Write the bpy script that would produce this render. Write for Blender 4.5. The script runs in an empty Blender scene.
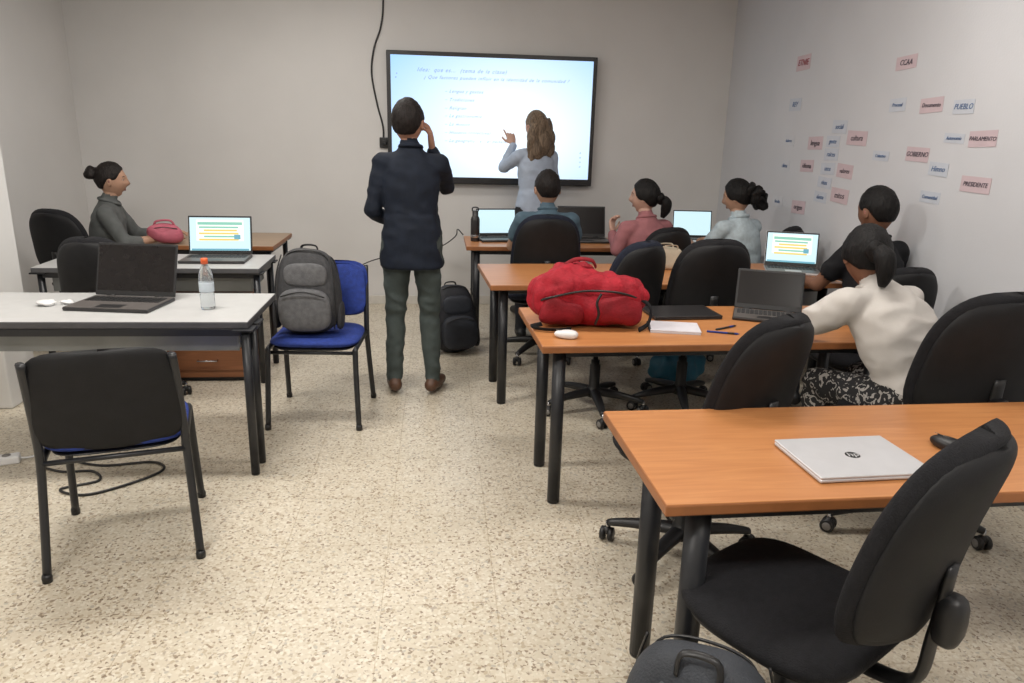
import bpy, bmesh, math, random
import numpy as np
from mathutils import Matrix, Vector, noise
random.seed(4)
V=Vector
sc=bpy.context.scene
try:
    sc.view_settings.view_transform='Standard'
    sc.view_settings.look='None'
except Exception: pass
COL=sc.collection

# ---------------------------------------------------------------- materials
MC={}
def mat(name,c,rough=.6,metal=0.,var=.12,vs=18.,bump=0.,bs=60.,emit=None,es=1.,alpha=1.,trans=0.,spec=.5,coat=0.):
    if name in MC: return MC[name]
    m=bpy.data.materials.new(name); m.use_nodes=True
    nt=m.node_tree; b=nt.nodes['Principled BSDF']
    b.inputs['Roughness'].default_value=rough
    b.inputs['Metallic'].default_value=metal
    b.inputs['Specular IOR Level'].default_value=spec
    tc=nt.nodes.new('ShaderNodeTexCoord')
    if var>0:
        n=nt.nodes.new('ShaderNodeTexNoise'); n.inputs['Scale'].default_value=vs; n.inputs['Detail'].default_value=4
        nt.links.new(tc.outputs['Object'],n.inputs['Vector'])
        r=nt.nodes.new('ShaderNodeValToRGB')
        r.color_ramp.elements[0].position=.3; r.color_ramp.elements[1].position=.7
        r.color_ramp.elements[0].color=tuple(x*(1-var) for x in c)+(1,)
        r.color_ramp.elements[1].color=tuple(min(1,x*(1+var)) for x in c)+(1,)
        nt.links.new(n.outputs['Fac'],r.inputs['Fac']); nt.links.new(r.outputs['Color'],b.inputs['Base Color'])
    else: b.inputs['Base Color'].default_value=tuple(c)+(1,)
    if bump>0:
        n2=nt.nodes.new('ShaderNodeTexNoise'); n2.inputs['Scale'].default_value=bs; n2.inputs['Detail'].default_value=3
        nt.links.new(tc.outputs['Object'],n2.inputs['Vector'])
        bp=nt.nodes.new('ShaderNodeBump'); bp.inputs['Strength'].default_value=bump; bp.inputs['Distance'].default_value=.01
        nt.links.new(n2.outputs['Fac'],bp.inputs['Height']); nt.links.new(bp.outputs['Normal'],b.inputs['Normal'])
    if emit is not None:
        b.inputs['Emission Color'].default_value=tuple(emit)+(1,); b.inputs['Emission Strength'].default_value=es
    if trans>0: b.inputs['Transmission Weight'].default_value=trans; b.inputs['IOR'].default_value=1.33
    if alpha<1: b.inputs['Alpha'].default_value=alpha
    if coat>0: b.inputs['Coat Weight'].default_value=coat
    MC[name]=m; return m

def wood(name,c1,c2,rough=.35):
    m=bpy.data.materials.new(name); m.use_nodes=True; nt=m.node_tree; b=nt.nodes['Principled BSDF']
    tc=nt.nodes.new('ShaderNodeTexCoord'); mp=nt.nodes.new('ShaderNodeMapping')
    mp.inputs['Scale'].default_value=(1.2,14,14)
    n=nt.nodes.new('ShaderNodeTexNoise'); n.inputs['Scale'].default_value=2.6; n.inputs['Detail'].default_value=8; n.inputs['Distortion'].default_value=1.2
    r=nt.nodes.new('ShaderNodeValToRGB'); r.color_ramp.elements[0].position=.3; r.color_ramp.elements[1].position=.72
    r.color_ramp.elements[0].color=tuple(c1)+(1,); r.color_ramp.elements[1].color=tuple(c2)+(1,)
    nt.links.new(tc.outputs['Object'],mp.inputs['Vector']); nt.links.new(mp.outputs['Vector'],n.inputs['Vector'])
    nt.links.new(n.outputs['Fac'],r.inputs['Fac']); nt.links.new(r.outputs['Color'],b.inputs['Base Color'])
    b.inputs['Roughness'].default_value=rough
    return m

def terrazzo():
    m=bpy.data.materials.new('terrazzo'); m.use_nodes=True; nt=m.node_tree; b=nt.nodes['Principled BSDF']
    N=nt.nodes.new; L=nt.links.new
    tc=N('ShaderNodeTexCoord')
    dn=N('ShaderNodeTexNoise'); dn.inputs['Scale'].default_value=30
    L(tc.outputs['Object'],dn.inputs['Vector'])
    mx=N('ShaderNodeMix'); mx.data_type='RGBA'; mx.inputs[0].default_value=.02
    L(tc.outputs['Object'],mx.inputs[6]); L(dn.outputs['Color'],mx.inputs[7])
    def layer(scale,stops):
        v=N('ShaderNodeTexVoronoi'); v.inputs['Scale'].default_value=scale; v.inputs['Randomness'].default_value=1
        L(mx.outputs[2],v.inputs['Vector'])
        s=N('ShaderNodeSeparateColor'); L(v.outputs['Color'],s.inputs[0])
        r=N('ShaderNodeValToRGB'); r.color_ramp.interpolation='CONSTANT'
        e=r.color_ramp.elements
        e[0].position=0; e[0].color=stops[0][1]+(1,)
        e[1].position=stops[1][0]; e[1].color=stops[1][1]+(1,)
        for p,c in stops[2:]:
            q=e.new(p); q.color=c+(1,)
        L(s.outputs[0],r.inputs['Fac'])
        return v,s,r
    v1,s1,r1=layer(62,[(0,(.34,.27,.20)),(.06,(.48,.41,.31)),(.18,(.63,.58,.48)),(.42,(.59,.53,.43)),(.62,(.69,.65,.56)),(.84,(.46,.43,.37)),(.90,(.65,.60,.50))])
    v2,s2,r2=layer(120,[(0,(.28,.22,.16)),(.07,(.50,.43,.33)),(.2,(.62,.56,.46)),(.8,(.69,.64,.55)),(.94,(.42,.37,.31))])
    lt=N('ShaderNodeMath'); lt.operation='LESS_THAN'; lt.inputs[1].default_value=.42
    L(v1.outputs['Distance'],lt.inputs[0])
    m2=N('ShaderNodeMix'); m2.data_type='RGBA'; L(lt.outputs[0],m2.inputs[0]); L(r2.outputs['Color'],m2.inputs[6]); L(r1.outputs['Color'],m2.inputs[7])
    br=N('ShaderNodeTexBrick'); br.offset=0; br.inputs['Scale'].default_value=1; br.inputs['Brick Width'].default_value=.4; br.inputs['Row Height'].default_value=.4
    br.inputs['Mortar Size'].default_value=.0022; br.inputs['Mortar Smooth'].default_value=.3
    br.inputs['Color1'].default_value=(1,1,1,1); br.inputs['Color2'].default_value=(.96,.96,.95,1); br.inputs['Mortar'].default_value=(.78,.74,.68,1)
    L(tc.outputs['Object'],br.inputs['Vector'])
    m3=N('ShaderNodeMix'); m3.data_type='RGBA'; m3.blend_type='MULTIPLY'; m3.inputs[0].default_value=1
    L(m2.outputs[2],m3.inputs[6]); L(br.outputs['Color'],m3.inputs[7])
    n=N('ShaderNodeTexNoise'); n.inputs['Scale'].default_value=1.3; n.inputs['Detail'].default_value=5
    L(tc.outputs['Object'],n.inputs['Vector'])
    rr=N('ShaderNodeValToRGB'); rr.color_ramp.elements[0].color=(.86,.84,.80,1); rr.color_ramp.elements[1].color=(1,.99,.97,1)
    rr.color_ramp.elements[0].position=.3; rr.color_ramp.elements[1].position=.6
    L(n.outputs['Fac'],rr.inputs['Fac'])
    m4=N('ShaderNodeMix'); m4.data_type='RGBA'; m4.blend_type='MULTIPLY'; m4.inputs[0].default_value=1
    L(m3.outputs[2],m4.inputs[6]); L(rr.outputs['Color'],m4.inputs[7])
    L(m4.outputs[2],b.inputs['Base Color'])
    b.inputs['Roughness'].default_value=.34
    return m

def wallmat(name,c):
    m=mat(name,c,rough=.75,var=.035,vs=1.6,bump=.08,bs=90)
    return m

# ---------------------------------------------------------------- builder
class B:
    def __init__(s): s.bm=bmesh.new(); s.mats=[]; s.M=Matrix.Identity(4)
    def mi(s,m):
        if m not in s.mats: s.mats.append(m)
        return s.mats.index(m)
    def raw(s,vs,fs,m,smooth=True):
        k=s.mi(m); bv=[s.bm.verts.new(s.M@V(v)) for v in vs]; out=[]
        for f in fs:
            try:
                q=s.bm.faces.new([bv[i] for i in f]); q.material_index=k; q.smooth=smooth; out.append(q)
            except ValueError: pass
        return bv,out
    def addbm(s,b2,mlist,smooth=True,T=None):
        T=s.M if T is None else s.M@T
        b2.verts.index_update()
        bv=[s.bm.verts.new(T@v.co) for v in b2.verts]
        for i,f in enumerate(b2.faces):
            try: q=s.bm.faces.new([bv[v.index] for v in f.verts])
            except ValueError: continue
            mm=mlist[i] if isinstance(mlist,list) else mlist
            q.material_index=s.mi(mm); q.smooth=smooth
    def box(s,c,d,m,bev=.004,T=None,seg=2):
        b2=bmesh.new(); bmesh.ops.create_cube(b2,size=1)
        for v in b2.verts: v.co=V((v.co.x*d[0],v.co.y*d[1],v.co.z*d[2]))
        if bev>0:
            bev=min(bev,min(d)*.45)
            bmesh.ops.bevel(b2,geom=b2.edges[:],offset=bev,segments=seg,affect='EDGES',profile=.5)
        T0=Matrix.Translation(c)
        if T is not None: T0=T0@T
        s.addbm(b2,m,smooth=False,T=T0); b2.free()
    def rings(s,rs,m,cap=True,smooth=True,closed=True):
        n=len(rs[0]); vs=[p for r in rs for p in r]; fs=[]
        for i in range(len(rs)-1):
            for j in range(n):
                k=(j+1)%n
                fs.append((i*n+j,i*n+k,(i+1)*n+k,(i+1)*n+j))
        if cap: fs.append(tuple(range(n-1,-1,-1))); fs.append(tuple((len(rs)-1)*n+j for j in range(n)))
        return s.raw(vs,fs,m,smooth)
    def tube(s,pts,r,m,n=10,smooth_path=0,flat=None,lat=None):
        P=[V(p) for p in pts]
        R=list(r) if isinstance(r,(list,tuple)) else [r]*len(P)
        if smooth_path:
            Q=[];RR=[]
            for i in range(len(P)-1):
                p0=P[max(i-1,0)];p1=P[i];p2=P[i+1];p3=P[min(i+2,len(P)-1)]
                for k in range(smooth_path):
                    t=k/smooth_path
                    Q.append(.5*((2*p1)+(p2-p0)*t+(2*p0-5*p1+4*p2-p3)*t*t+(3*p1-p0-3*p2+p3)*t**3)); RR.append(R[i]*(1-t)+R[i+1]*t)
            Q.append(P[-1]);RR.append(R[-1]);P=Q;R=RR
        rs=[];prev=V(lat) if lat else None
        for i,p in enumerate(P):
            d=(P[min(i+1,len(P)-1)]-P[max(i-1,0)]).normalized()
            if prev is None:
                prev=d.orthogonal()
            l=(prev-d*prev.dot(d))
            if l.length<1e-5: l=d.orthogonal()
            l.normalize(); prev=l; w=d.cross(l)
            fl=flat if flat else 1
            rs.append([p+l*math.cos(2*math.pi*j/n)*R[i]+w*math.sin(2*math.pi*j/n)*R[i]*fl for j in range(n)])
        s.rings(rs,m)
    def cyl(s,a,b,r,m,n=20,r2=None):
        s.tube([a,b],[r,r if r2 is None else r2],m,n=n)
    def lathe(s,prof,c,m,n=24):
        c=V(c); rs=[[c+V((r*math.cos(2*math.pi*j/n),r*math.sin(2*math.pi*j/n),z)) for j in range(n)] for r,z in prof]
        s.rings(rs,m)
    def sell(s,c,rad,m,e=2.5,T=None,n=28,nz=0.,nf=6.,seed=0.,fn=None):
        c=V(c);vs=[];fs=[];K=n//2
        def sp(x,p): return math.copysign(abs(x)**p,x)
        p=2./e
        for i in range(K+1):
            a=-math.pi/2+math.pi*i/K
            for j in range(n):
                b=2*math.pi*j/n
                q=V((rad[0]*sp(math.cos(a),p)*sp(math.cos(b),p),rad[1]*sp(math.cos(a),p)*sp(math.sin(b),p),rad[2]*sp(math.sin(a),p)))
                if nz>0:
                    q+= q.normalized()*nz*noise.noise(q*nf+V((seed,seed*2,0)))
                if fn: q=fn(q)
                if T is not None: q=T@q
                vs.append(c+q)
        for i in range(K):
            for j in range(n):
                k=(j+1)%n; fs.append((i*n+j,i*n+k,(i+1)*n+k,(i+1)*n+j))
        bv,_=s.raw(vs,fs,m)
        bmesh.ops.remove_doubles(s.bm,verts=bv,dist=1e-5)
    def pad(s,c,W,H,th,m,T=None,ne=3.2,taper=0.,bendx=0.,bendy=0.,N=22,lump=0.):
        c=V(c);vs=[];fs=[];idx={}
        g=[math.sin(math.pi/2*(-1+2*i/N)) for i in range(N+1)]
        for side in (1,-1):
            for i,t in enumerate(g):
                w=W/2*max(0,(1-abs(t)**ne))**(1/ne)*(1-taper*t*.5)
                for j,q in enumerate(g):
                    prof=(max(0,1-abs(q)**4))**.5*(max(0,1-abs(t)**4))**.5
                    y=side*th/2*prof+bendx*q*q+bendy*t*t
                    if lump: y+=side*lump*noise.noise(V((q*2.3,t*2.3,side*3)))*prof
                    p=V((q*w,y,t*H/2))
                    if T is not None: p=T@p
                    idx[(side,i,j)]=len(vs); vs.append(c+p)
            for i in range(N):
                for j in range(N):
                    f=(idx[(side,i,j)],idx[(side,i,j+1)],idx[(side,i+1,j+1)],idx[(side,i+1,j)])
                    fs.append(f if side<0 else f[::-1])
        bv,_=s.raw(vs,fs,m)
        bmesh.ops.remove_doubles(s.bm,verts=bv,dist=2e-5)
    def finish(s,name,loc=(0,0,0),rot=0,parent=None):
        me=bpy.data.meshes.new(name); 
        bmesh.ops.recalc_face_normals(s.bm,faces=s.bm.faces[:])
        s.bm.to_mesh(me); s.bm.free()
        for m in s.mats: me.materials.append(m)
        o=bpy.data.objects.new(name,me); COL.objects.link(o)
        o.location=loc; o.rotation_euler=(0,0,math.radians(rot))
        if parent: o.parent=parent
        return o

RX=lambda a:Matrix.Rotation(math.radians(a),4,'X')
RY=lambda a:Matrix.Rotation(math.radians(a),4,'Y')
RZ=lambda a:Matrix.Rotation(math.radians(a),4,'Z')

# ---------------------------------------------------------------- palette
M_wall=wallmat('painted_wall',(.65,.635,.62))
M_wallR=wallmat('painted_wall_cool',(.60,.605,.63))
M_pil=wallmat('white_gloss_paint',(.72,.71,.69))
M_ceil=mat('ceiling_paint',(.8,.79,.78),.8,var=.02)
M_base=mat('baseboard_paint',(.60,.57,.52),.5,var=.05)
M_floor=terrazzo()
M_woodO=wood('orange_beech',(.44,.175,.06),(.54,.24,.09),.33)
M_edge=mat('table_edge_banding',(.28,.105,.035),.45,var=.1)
M_white=mat('white_laminate',(.47,.47,.465),.4,var=.04)
M_whiteedge=mat('grey_edge_band',(.07,.07,.075),.5)
M_leg=mat('black_powder_coat',(.012,.013,.016),.38,var=.1)
M_apron=mat('grey_steel_panel',(.20,.21,.21),.35,metal=.5,var=.15,vs=5)
M_fab=mat('black_upholstery',(.009,.009,.011),.85,var=.25,vs=60,bump=.35,bs=260,spec=.3)
M_fabn=mat('dark_navy_upholstery',(.009,.012,.024),.85,var=.25,vs=60,bump=.3,bs=260,spec=.3)
M_plas=mat('black_plastic',(.010,.010,.011),.42,var=.15,bump=.05,bs=300)
M_plas2=mat('chair_back_plastic',(.011,.011,.012),.6,var=.15,bump=.1,bs=300,spec=.25)
M_blue=mat('blue_upholstery',(.012,.035,.22),.8,var=.2,vs=50,bump=.3,bs=220)
M_chrome=mat('steel',(.55,.55,.56),.25,metal=1,var=.05)
M_castg=mat('caster_grey',(.22,.21,.20),.5)
M_lapd=mat('dark_laptop_shell',(.022,.021,.022),.35,var=.1)
M_lapk=mat('laptop_keyboard_deck',(.10,.09,.085),.4,var=.1)
M_key=mat('laptop_keys',(.012,.012,.013),.5,var=.1)
M_scroff=mat('switched_off_screen',(.010,.008,.008),.25,var=.05,spec=.3)
M_laps=mat('silver_laptop_shell',(.56,.56,.58),.35,metal=.25,var=.03)
M_lapw=mat('white_laptop_shell',(.7,.7,.7),.4,var=.03)
M_scr=mat('lit_screen',(.1,.1,.1),.3,var=0,emit=(.62,.86,.93),es=1.05)
M_scrw=mat('screen_white_panel',(.1,.1,.1),.3,var=0,emit=(.95,.97,.90),es=1.1)
M_scry=mat('screen_yellow_panel',(.1,.1,.1),.3,var=0,emit=(.85,.62,.10),es=1)
M_scrg=mat('screen_green_panel',(.1,.1,.1),.3,var=0,emit=(.20,.58,.45),es=1)
M_scrb=mat('screen_blue_panel',(.1,.1,.1),.3,var=0,emit=(.08,.38,.50),es=1)
M_black=mat('matte_black',(.006,.006,.007),.5,var=.1)
M_paper=mat('paper',(.66,.68,.74),.8,var=.03)

# ---------------------------------------------------------------- room
def slab(name,c,d,m,bev=0.):
    b=B(); b.box((0,0,0),d,m,bev=bev); return b.finish(name,c)
XL,XR,YB,YF,ZC=-3.05,2.66,6.90,-1.6,3.0
slab('floor',((XL+XR)/2,(YB+YF)/2,-.05),(XR-XL+.4,YB-YF+.4,.1),M_floor)
slab('ceiling',((XL+XR)/2,(YB+YF)/2,ZC+.05),(XR-XL+.4,YB-YF+.4,.1),M_ceil)
slab('wall_back',((XL+XR)/2,YB+.1,ZC/2),(XR-XL+.4,.2,ZC),M_wall)
slab('wall_front',((XL+XR)/2,YF-.1,ZC/2),(XR-XL+.4,.2,ZC),M_wall)
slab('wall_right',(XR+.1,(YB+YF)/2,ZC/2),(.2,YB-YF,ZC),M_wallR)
slab('wall_left',(XL-.1,(YB+YF)/2,ZC/2),(.2,YB-YF,ZC),M_wall)
slab('wall_pilaster',(-2.72,4.36,ZC/2),(.62,.3,ZC),M_pil,bev=.01)
slab('baseboard_back',((XL+XR)/2,YB-.008,.04),(XR-XL,.016,.08),M_base,.003)
slab('baseboard_right',(XR-.008,(YB+YF)/2,.04),(.016,YB-YF-.05,.08),M_base,.003)
slab('baseboard_left',(XL+.008,(YB+YF)/2,.04),(.016,YB-YF-.05,.08),M_base,.003)

M_lamp=mat('luminaire_diffuser',(.9,.9,.9),.5,var=0,emit=(1,.97,.93),es=3)
def luminaire(x,y,w,nm='ceiling_light'):
    b=B(); b.box((0,0,-.03),(1.24,.34,.06),M_lapw,.006); b.box((0,0,-.063),(1.18,.28,.008),M_lamp,.002)
    o=b.finish(nm,(x,y,ZC))
    ld=bpy.data.lights.new('ceiling_lamp','AREA'); ld.shape='RECTANGLE'; ld.size=1.18; ld.size_y=.3; ld.energy=w; ld.color=(1,.962,.905)
    lo=bpy.data.objects.new('lamp_emitter',ld); COL.objects.link(lo); lo.location=(0,0,-.09); lo.parent=o
luminaire(-1.1,.6,62); luminaire(1.3,.4,30); luminaire(-1.3,3.3,49); luminaire(1.3,3.2,28); luminaire(-.9,5.3,23)

# ---------------------------------------------------------------- text
def text(body,size,loc,rot,m,parent,name,shear=.25,align='CENTER',ext=.0006,space=1.0):
    c=bpy.data.curves.new(name,'FONT'); c.body=body; c.size=size; c.align_x=align; c.align_y='CENTER'; c.extrude=ext; c.shear=shear; c.offset=.0; c.space_character=space
    c.resolution_u=3
    o=bpy.data.objects.new(name,c); COL.objects.link(o); o.location=loc; o.rotation_euler=rot; c.materials.append(m); o.parent=parent
    return o

# ---------------------------------------------------------------- board
def board():
    m=bpy.data.materials.new('interactive_display_image'); m.use_nodes=True; nt=m.node_tree; b=nt.nodes['Principled BSDF']
    tc=nt.nodes.new('ShaderNodeTexCoord'); mp=nt.nodes.new('ShaderNodeMapping'); g=nt.nodes.new('ShaderNodeTexGradient'); g.gradient_type='SPHERICAL'
    mp.inputs['Scale'].default_value=(.75,1,1.1); mp.inputs['Location'].default_value=(-.1,0,.12)
    r=nt.nodes.new('ShaderNodeValToRGB'); r.color_ramp.elements[0].color=(.32,.57,.90,1); r.color_ramp.elements[1].color=(.84,.93,1,1)
    r.color_ramp.elements[0].position=.0; r.color_ramp.elements[1].position=.75
    nt.links.new(tc.outputs['Object'],mp.inputs['Vector']); nt.links.new(mp.outputs['Vector'],g.inputs['Vector']); nt.links.new(g.outputs['Fac'],r.inputs['Fac'])
    nt.links.new(r.outputs['Color'],b.inputs['Emission Color']); b.inputs['Emission Strength'].default_value=1.3; b.inputs['Base Color'].default_value=(.02,.02,.02,1); b.inputs['Roughness'].default_value=.3
    W,H=1.84,1.115
    q=B(); q.box((0,.03,0),(W,.07,H),M_black,.012)
    q.box((0,-.012,0),(W-.004,.012,H-.004),M_lapd,.004)
    q.box((0,-.0185,.012),(W-.075,.003,H-.10),m,0)
    q.box((0,-.02,-H/2+.012),(W-.1,.01,.012),M_plas,.002)
    o=q.finish('interactive_whiteboard',(.49,YB-.07,1.682))
    ink=mat('display_ink',(.05,.08,.15),.5,var=0,emit=(.20,.32,.52),es=1.)
    R=(math.pi/2,0,0)
    lines=[("Idea:  que es...  (tema de la clase)   ",.046,-.66,.405),("¿ Que factores pueden influir en la identidad de la comunidad ?",.040,-.60,.345),
     ("– Lengua y gestos",.038,-.42,.235),("– Tradiciones",.038,-.42,.165),("– Religion",.038,-.42,.095),("– La gastronomia",.038,-.42,.03),
     ("– La musica",.038,-.42,-.04),("– Historia (colectiva)",.038,-.42,-.11),("– La geografia   y   el paisaje",.038,-.42,-.18)]
    for t,s,x,z in lines: text(t,s,(x,-.0215,z),R,ink,o,'handwriting',align='LEFT',ext=.0003,space=1.2,shear=.45)
    text(":",.09,(-.84,-.0215,.36),R,ink,o,'toolbar_mark')
    for i in range(4): text("o",.03,(.80,-.0215,-.38+i*.04),R,ink,o,'toolbar_mark')
board()

# ---------------------------------------------------------------- sticky notes
def notes():
    pk=mat('pink_note_paper',(.58,.46,.49),.8,var=.03); bl=mat('pale_blue_note_paper',(.54,.57,.63),.8,var=.03); wh=mat('white_note_paper',(.60,.61,.64),.8,var=.03)
    N=[(5.50,2.13,.17,.10,pk,'ETNIE',1),(4.24,2.03,.21,.09,pk,'CCAA',1),(5.55,1.84,.15,.085,bl,'REY',0),(4.26,1.80,.17,.09,bl,'Procesal',0),(3.95,1.79,.21,.095,pk,'Documento',0),(3.69,1.775,.17,.085,bl,'PUEBLO',0),
    (5.58,1.58,.14,.07,wh,'dialecto',0),(4.87,1.68,.15,.08,bl,'social',0),(4.64,1.61,.19,.085,pk,'cultura',0),(5.17,1.57,.17,.085,pk,'lengua',0),(4.93,1.585,.14,.07,bl,'gente',0),
    (4.93,1.50,.15,.075,bl,'raices',0),(5.25,1.41,.16,.08,pk,'idioma',0),(5.60,1.395,.13,.07,wh,'clima',0),(4.95,1.405,.15,.075,bl,'usos',0),(4.73,1.40,.16,.085,pk,'valores',0),(4.97,1.31,.15,.07,bl,'ritos',0),
    (4.75,1.24,.18,.09,pk,'mitos',0),(5.0,1.21,.14,.07,bl,'danza',0),(5.3,1.11,.17,.09,pk,'origen',0),(5.65,1.12,.14,.08,wh,'familia',0),(4.35,1.51,.18,.07,bl,'Colectivo',0),(4.0,1.53,.22,.095,pk,'GOBIERNO',1),
    (3.80,1.46,.17,.085,bl,'Himno',0),(3.72,1.62,.17,.06,bl,'Autonomia',0),(3.51,1.62,.21,.095,pk,'PARLAMENTO',1),(3.50,1.40,.23,.095,pk,'PRESIDENTE',1),(3.83,1.31,.18,.075,bl,'Comunidad',0)]
    N=[(y,z,w*(1.22 if y>4.4 else .92),h*(1.05 if y>4.4 else .82),m,t,k) for (y,z,w,h,m,t,k) in N]
    b=B()
    for i,(y,z,w,h,m,t,k) in enumerate(N):
        T=RX(random.uniform(-3,3))
        b.box((-.0015-.0004*(i%3),y-4,z-1.5),(.0012,w,h),m,0,T=T)
    o=b.finish('sticky_notes',(XR,4,1.5))
    ink=mat('note_ink_dark',(.06,.05,.07),.6,var=0); ink2=mat('note_ink_blue',(.07,.14,.30),.6,var=0); ink3=mat('note_ink_red',(.30,.03,.05),.6,var=0)
    for (y,z,w,h,m,t,k) in N:
        s=min(h*.58,w/len(t)*1.5)
        text(t,s,(-.0045,y-4,z-1.5),(math.pi/2,0,-math.pi/2),ink if m is pk and not t=='ETNIE' else (ink3 if m is pk else ink2),o,'handwriting')
notes()

# ---------------------------------------------------------------- cables, sockets
def cable(name,pts,r=.005,m=None,sp=8):
    b=B(); b.tube(pts,r,m or M_plas,n=8,smooth_path=sp); return b.finish(name)
yb=YB-.012
cable('hanging_cable',[(-.445,yb,2.99),(-.45,yb,2.6),(-.475,yb,2.42),(-.535,yb,2.25),(-.56,yb,2.05),(-.52,yb,1.8),(-.475,yb,1.62),(-.47,yb,1.5)],.0075)
b=B(); b.box((0,0,0),(.09,.025,.09),M_plas,.006); b.box((0,-.02,-.0),(.04,.03,.04),M_black,.006); b.box((.07,0,0),(.05,.02,.07),M_plas,.005); b.finish('wall_socket',(-.46,YB-.0135,1.47))
cable('power_cable',[(-1.86,3.41,.007),(-1.75,3.36,.007),(-1.62,3.36,.007),(-1.55,3.26,.007),(-1.68,3.18,.007),(-1.55,3.12,.007),(-1.40,3.22,.007),(-1.30,3.36,.007),(-1.38,3.45,.007),(-1.6,3.42,.007),(-1.8,3.5,.007)],.006)
cable('display_cable',[(-1.25,6.86,.32),(-.95,6.84,.26),(-.6,6.82,.42),(-.3,6.75,.5),(0.0,6.6,.58),(.15,6.3,.72),(.17,6.18,.80),(.215,6.13,.762)],.005)
b=B(); b.box((0,0,.02),(.30,.06,.04),M_lapw,.008)
for i in range(4): b.cyl((-.1+i*.065,0,.035),(-.1+i*.065,0,.042),.019,M_castg,16)
b.tube([(.14,0,.02),(.2,.02,.008),(.26,.1,.008)],.005,M_lapw,n=8,smooth_path=5); b.finish('power_strip',(-2.15,3.45,0),20)

# ---------------------------------------------------------------- tables
def table(x,y,L,D,rot,top,legr=.03,far=.2,near=.07,edge=None,apron=False,name='classroom_table',side=.08):
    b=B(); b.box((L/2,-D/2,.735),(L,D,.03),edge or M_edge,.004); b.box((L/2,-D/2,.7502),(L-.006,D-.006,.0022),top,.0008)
    for lx in (side,L-side):
        for ly in (-far,-D+near):
            b.cyl((lx,ly,.012),(lx,ly,.72),legr,M_leg,20); b.lathe([(.001,0),(legr*.95,0),(legr*.95,.012),(legr*.7,.02)],(lx,ly,0),M_plas,16)
            b.box((lx,ly,.715),(.09,.09,.01),M_leg,.002)
    for ly in (-far,-D+near): b.box((L/2,ly,.70),(L-2*side,.025,.035),M_leg,.003)
    for lx in (side,L-side): b.box((lx,-D/2-(far-near)/2,.70),(.025,D-far-near,.035),M_leg,.003)
    if apron:
        b.box((L/2,-D+.10,.655),(L-.14,.012,.13),M_apron,.003)
        b.box((L-.065,-D/2-.03,.66),(.012,D-.2,.10),M_apron,.003)
    return b.finish(name,(x,y,0),rot)
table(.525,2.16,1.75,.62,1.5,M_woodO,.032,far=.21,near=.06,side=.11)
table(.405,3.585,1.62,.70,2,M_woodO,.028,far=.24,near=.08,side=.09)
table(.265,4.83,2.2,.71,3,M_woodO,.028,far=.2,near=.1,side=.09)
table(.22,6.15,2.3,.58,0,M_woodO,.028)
table(-2.45,3.89,1.61,.60,0,M_white,.02,far=.45,near=.02,edge=M_whiteedge,apron=True,side=.02)
table(-2.40,5.1,1.31,.53,1,M_white,.02,far=.06,near=.05,edge=M_whiteedge,apron=True,side=.03)
table(-2.13,6.2,.95,.72,0,wood('grey_brown_laminate',(.28,.19,.12),(.36,.25,.16)),.02,far=.05,near=.05,side=.05)
b=B(); mw=wood('brown_cabinet_wood',(.20,.075,.03),(.28,.11,.045),.45)
b.box((0,0,.29),(.5,.4,.52),mw,.006)
for z in (.15,.32,.46): b.box((0,-.203,z),(.47,.012,.14),mw,.004); b.tube([(-.06,-.21,z),(-.06,-.235,z),(.06,-.235,z),(.06,-.21,z)],.005,M_chrome,n=8)
b.box((0,0,.015),(.44,.34,.03),M_black,.003)
b.finish('drawer_cabinet',(-1.45,4.86,0))

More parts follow.
